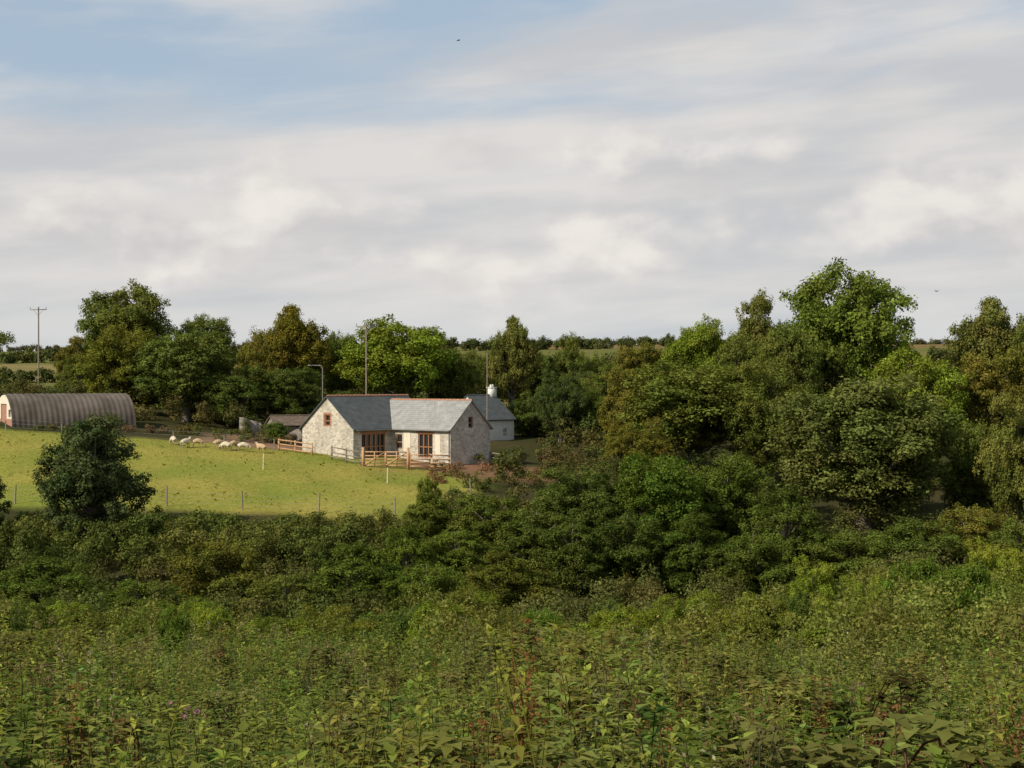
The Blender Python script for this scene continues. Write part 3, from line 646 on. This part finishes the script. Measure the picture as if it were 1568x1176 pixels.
for px,d,h in((403,112,1.3),(593,108,1.2)):
    b=Buf();x0=xat(px,d);tube(b,[(x0,d,Hs(x0,d)-.2),(x0+.03,d,Hs(x0,d)+h)],[.04,.035],(1,1,1));obj('fence_post',b.mesh('post',[CREAM]))
def pole(name,px,d,top,arm=1.1,mat=GWOOD,r=.11):
    x=xat(px,d);z0=Hs(x,d);z1=zat(top,d);b=Buf();tube(b,[(x,d,z0-.5),(x,d,z1)],[r,r*.75],(1,1,1),0,10)
    if arm:
        qbox(b,(x,d-.12,z1-.35),(arm,0,0),(0,.05,0),(0,0,.05),(1,1,1))
        for k in(-.95,-.0,.95): tube(b,[(x+k*arm,d-.12,z1-.3),(x+k*arm,d-.12,z1-.02)],[.045,.03],(1,1,1),1,6)
        for s in(-1,1): tube(b,[(x,d-.1,z1-1.1),(x+s*arm*.6,d-.1,z1-.4)],[.02,.02],(1,1,1),0,5)
    return obj(name,b.mesh(name,[mat,METAL]))
pole('utility_pole',59,185,470);pole('utility_pole',561,150,495);pole('utility_pole',746,140,540,0,GWOOD,.07)
def lamp(px,d,top):
    x=xat(px,d);z0=Hs(x,d);z1=zat(top,d);b=Buf();tube(b,[(x,d,z0-.3),(x,d,z1-.3),(x-.12,d,z1),(x-1.1,d,z1+.05)],[.06,.05,.04,.03],(1,1,1),0,8)
    qbox(b,(x-1.25,d,z1+.03),(.22,0,0),(0,.1,0),(0,0,.05),(1,1,1));return obj('yard_lamp',b.mesh('yard_lamp',[METAL]))
lamp(494,140,560)

# ------------------------------------------------------------------ sheep
def sheep_mesh(nm,graze,wool):
    if graze: hd=[(.52,0,.56),(.66,0,.36),(.74,0,.2),(.79,0,.1)];ear=(.68,.3)
    else: hd=[(.5,0,.82),(.58,0,.98),(.7,0,1.0),(.8,0,.94)];ear=(.58,1.04)
    V=[(-.42,0,.7),(-.15,0,.68),(.12,0,.67),(.36,0,.7)]+hd;Rr=[.2,.25,.25,.2,.12,.085,.07,.045];E=[(i,i+1) for i in range(7)]
    def add(p,r,par): V.append(p);Rr.append(r);E.append((par,len(V)-1));return len(V)-1
    for s in(-1,1):
        k=add((-.4,s*.14,.5),.1,0);k=add((-.33,s*.15,.4),.07,k);k=add((-.46,s*.15,.26),.038,k);k=add((-.44,s*.15,.12),.032,k);add((-.42,s*.15,.02),.035,k)
        k=add((.34,s*.13,.48),.08,3);k=add((.36,s*.14,.26),.04,k);k=add((.35,s*.14,.12),.03,k);add((.37,s*.14,.02),.034,k)
        add((ear[0],s*.14,ear[1]),.022,5)
    add((-.62,0,.62),.05,0)
    me=bpy.data.meshes.new('tmp');me.from_pydata(V,E,[]);o=bpy.data.objects.new('tmp',me);COL.objects.link(o)
    o.modifiers.new('s','SKIN');
    for i,sv in enumerate(me.skin_vertices[0].data): sv.radius=(Rr[i],Rr[i]);sv.use_root=(i==0)
    o.modifiers.new('u','SUBSURF').levels=2
    dg=bpy.context.evaluated_depsgraph_get();dg.update();r=bpy.data.meshes.new_from_object(o.evaluated_get(dg));r.name=nm
    bpy.data.objects.remove(o);r.materials.clear();r.materials.append(wool);r.materials.append(FACE)
    for p in r.polygons:
        c=p.center;p.use_smooth=True
        p.material_index=1 if (c.z<.36 and c.x<.5) or (graze and c.z<.4) or (not graze and c.x>.54) else 0
    return r
SM=[sheep_mesh('sheep_grazing',True,WOOL),sheep_mesh('sheep_standing',False,WOOLT),sheep_mesh('sheep_grazing_tan',True,WOOLT),sheep_mesh('sheep_standing_white',False,WOOL)]
for i,(px,d,m,rz) in enumerate([(265,123,0,2.2),(284,122.2,3,.9),(303,122.8,2,.2),(335,122.5,2,.6),(345,121.4,0,2.7),(358,122.2,2,4.0),(373,121.6,0,.1),(400,121.8,1,2.6)]):
    x=xat(px,d);obj('sheep',SM[m],(x,d,Hs(x,d)),rz,(.9,.9,.9))
# birds
def bird(px,py,d,rz):
    b=Buf();tube(b,[(-.16,0,0),(-.05,0,0),(.08,0,.01),(.16,0,.02)],[.015,.05,.045,.015],(1,1,1),0,6)
    for s in(-1,1): b.add([(.07,s*.03,.02),(-.06,s*.03,.02),(-.03,s*.22,.1),(.06,s*.22,.1),(-.08,s*.45,.04),(-.03,s*.45,.04)],[[0,1,2,3],[3,2,4,5]],(1,1,1))
    b.add([(-.14,.01,0),(-.14,-.01,0),(-.28,-.05,0),(-.28,.05,0)],[[0,1,2,3]],(1,1,1))
    obj('bird',b.mesh('bird',[BIRD]),(xat(px,d),d,zat(py,d)),rz)
bird(702,62,150,.4);bird(1434,446,150,2.2)

# ------------------------------------------------------------------ light and sky
el=math.radians(37);az=math.radians(52)
sd=Vector((-math.sin(az)*math.cos(el),-math.cos(az)*math.cos(el),math.sin(el)))
sl=bpy.data.lights.new('sun','SUN');sl.energy=5.0;sl.angle=math.radians(.5);sl.color=(1,.9,.72)
so=bpy.data.objects.new('sun',sl);COL.objects.link(so);so.rotation_euler=sd.to_track_quat('Z','Y').to_euler()
w=bpy.data.worlds.new('World');scn.world=w;w.use_nodes=True;nt=w.node_tree;nt.nodes.clear()
out=N_(nt,'ShaderNodeOutputWorld');bg=N_(nt,'ShaderNodeBackground');bg.inputs[1].default_value=.1;nt.links.new(bg.outputs[0],out.inputs[0])
sky=N_(nt,'ShaderNodeTexSky',sky_type='NISHITA');sky.sun_disc=False;sky.sun_elevation=el;sky.sun_rotation=math.radians(232);sky.dust_density=.8;sky.air_density=1.;sky.ozone_density=1.5
tc=N_(nt,'ShaderNodeTexCoord');sx=N_(nt,'ShaderNodeSeparateXYZ');nt.links.new(tc.outputs['Generated'],sx.inputs[0])
def M(op,a,b=None,c=None):
    n=N_(nt,'ShaderNodeMath',operation=op)
    for i,v in enumerate((a,b,c)):
        if v is None: continue
        if hasattr(v,'links'): nt.links.new(v,n.inputs[i])
        else: n.inputs[i].default_value=v
    return n.outputs[0]
def smooth(v,a,b,c=0,d=1):
    n=N_(nt,'ShaderNodeMapRange',interpolation_type='SMOOTHSTEP');nt.links.new(v,n.inputs[0])
    for i,q in enumerate((a,b,c,d)): n.inputs[i+1].default_value=q
    return n.outputs[0]
u=M('ARCTAN2',sx.outputs[0],sx.outputs[1]);v=M('ARCSINE',sx.outputs[2])
def noise(su,sv,off,scale=1,detail=6,dist=0,rough=.55,shear=0,dv=0,du=0):
    cb=N_(nt,'ShaderNodeCombineXYZ');nt.links.new(M('MULTIPLY_ADD',u,su,du),cb.inputs[0])
    vv=M('SUBTRACT',v,M('MULTIPLY',u,shear)) if shear else v
    nt.links.new(M('MULTIPLY_ADD',vv,sv,dv),cb.inputs[1]);cb.inputs[2].default_value=off
    n=N_(nt,'ShaderNodeTexNoise');n.inputs['Scale'].default_value=scale;n.inputs['Detail'].default_value=detail;n.inputs['Distortion'].default_value=dist;n.inputs['Roughness'].default_value=rough
    nt.links.new(cb.outputs[0],n.inputs['Vector']);return n.outputs[0]
nA=noise(4.2,19,2.1,detail=7,dist=.25,rough=.5,shear=.1)
nB=noise(11,17,7.7,detail=6,dist=.1,rough=.48);nB2=noise(11,17,7.7,detail=6,dist=.1,rough=.48,dv=.3,du=-.15)
nD=noise(4,22,5.5,detail=5,rough=.5,shear=.08)
vb=M('MULTIPLY_ADD',u,.115,.208)
cov=M('ADD',M('MULTIPLY',M('SUBTRACT',vb,v),10),M('MULTIPLY',M('SUBTRACT',nA,.5),3.2))
cov=smooth(cov,-.75,.55)
cov=M('MULTIPLY',cov,smooth(v,.01,.08,.6,1))
wisps=M('MULTIPLY',smooth(nA,.45,.66),.75)
cov=M('MAXIMUM',cov,wisps)
veil=mixc(nt,'MIX',smooth(nD,.36,.62),(5.75,5.8,5.95),(7.6,7.25,6.9))
skyc=mixc(nt,'MIX',.7,sky.outputs[0],(4.7,5.8,6.9))
c=mixc(nt,'MIX',M('MULTIPLY',cov,.93),skyc,veil)
puff=None
for (a_,b_,s1_,s2_) in((-.185,.135,.06,.038),(-.045,.09,.09,.038),(-.11,.11,.1,.04),(.128,.143,.08,.034),(.2,.12,.1,.036),(.268,.128,.08,.04),(.35,.12,.09,.04),(-.33,.1,.12,.038),(-.23,.095,.1,.036),(.05,.11,.1,.034),(.0,.16,.16,.022)):
    q=M('EXPONENT',M('MULTIPLY',M('ADD',M('POWER',M('DIVIDE',M('SUBTRACT',u,a_),s1_),2.),M('POWER',M('DIVIDE',M('SUBTRACT',v,b_),s2_),2.)),-1.))
    puff=q if puff is None else M('MAXIMUM',puff,q)
pm_=smooth(M('ADD',M('MULTIPLY',puff,.72),M('MULTIPLY',M('SUBTRACT',nB,.5),2.)),.22,.8)
# lit tops, grey bases: density here minus density a little higher up and sunward
lit=smooth(M('SUBTRACT',nB,nB2),-.13,.17)
pcol=mixc(nt,'MIX',lit,(6.0,5.85,5.85),(8.9,8.4,7.8))
c=mixc(nt,'MIX',M('MULTIPLY',pm_,.8),c,pcol)
nt.links.new(c,bg.inputs[0])

cam=bpy.data.cameras.new('camera');co=bpy.data.objects.new('camera',cam);COL.objects.link(co);scn.camera=co
co.location=(0,0,0);co.rotation_euler=(math.radians(90),0,0);cam.sensor_width=36;cam.lens=36*K/1568;cam.clip_end=9000;cam.clip_start=.1
scn.view_settings.view_transform='Standard';scn.view_settings.look='None';scn.view_settings.exposure=0
print('quads',sum(len(m.polygons) for m in bpy.data.meshes))
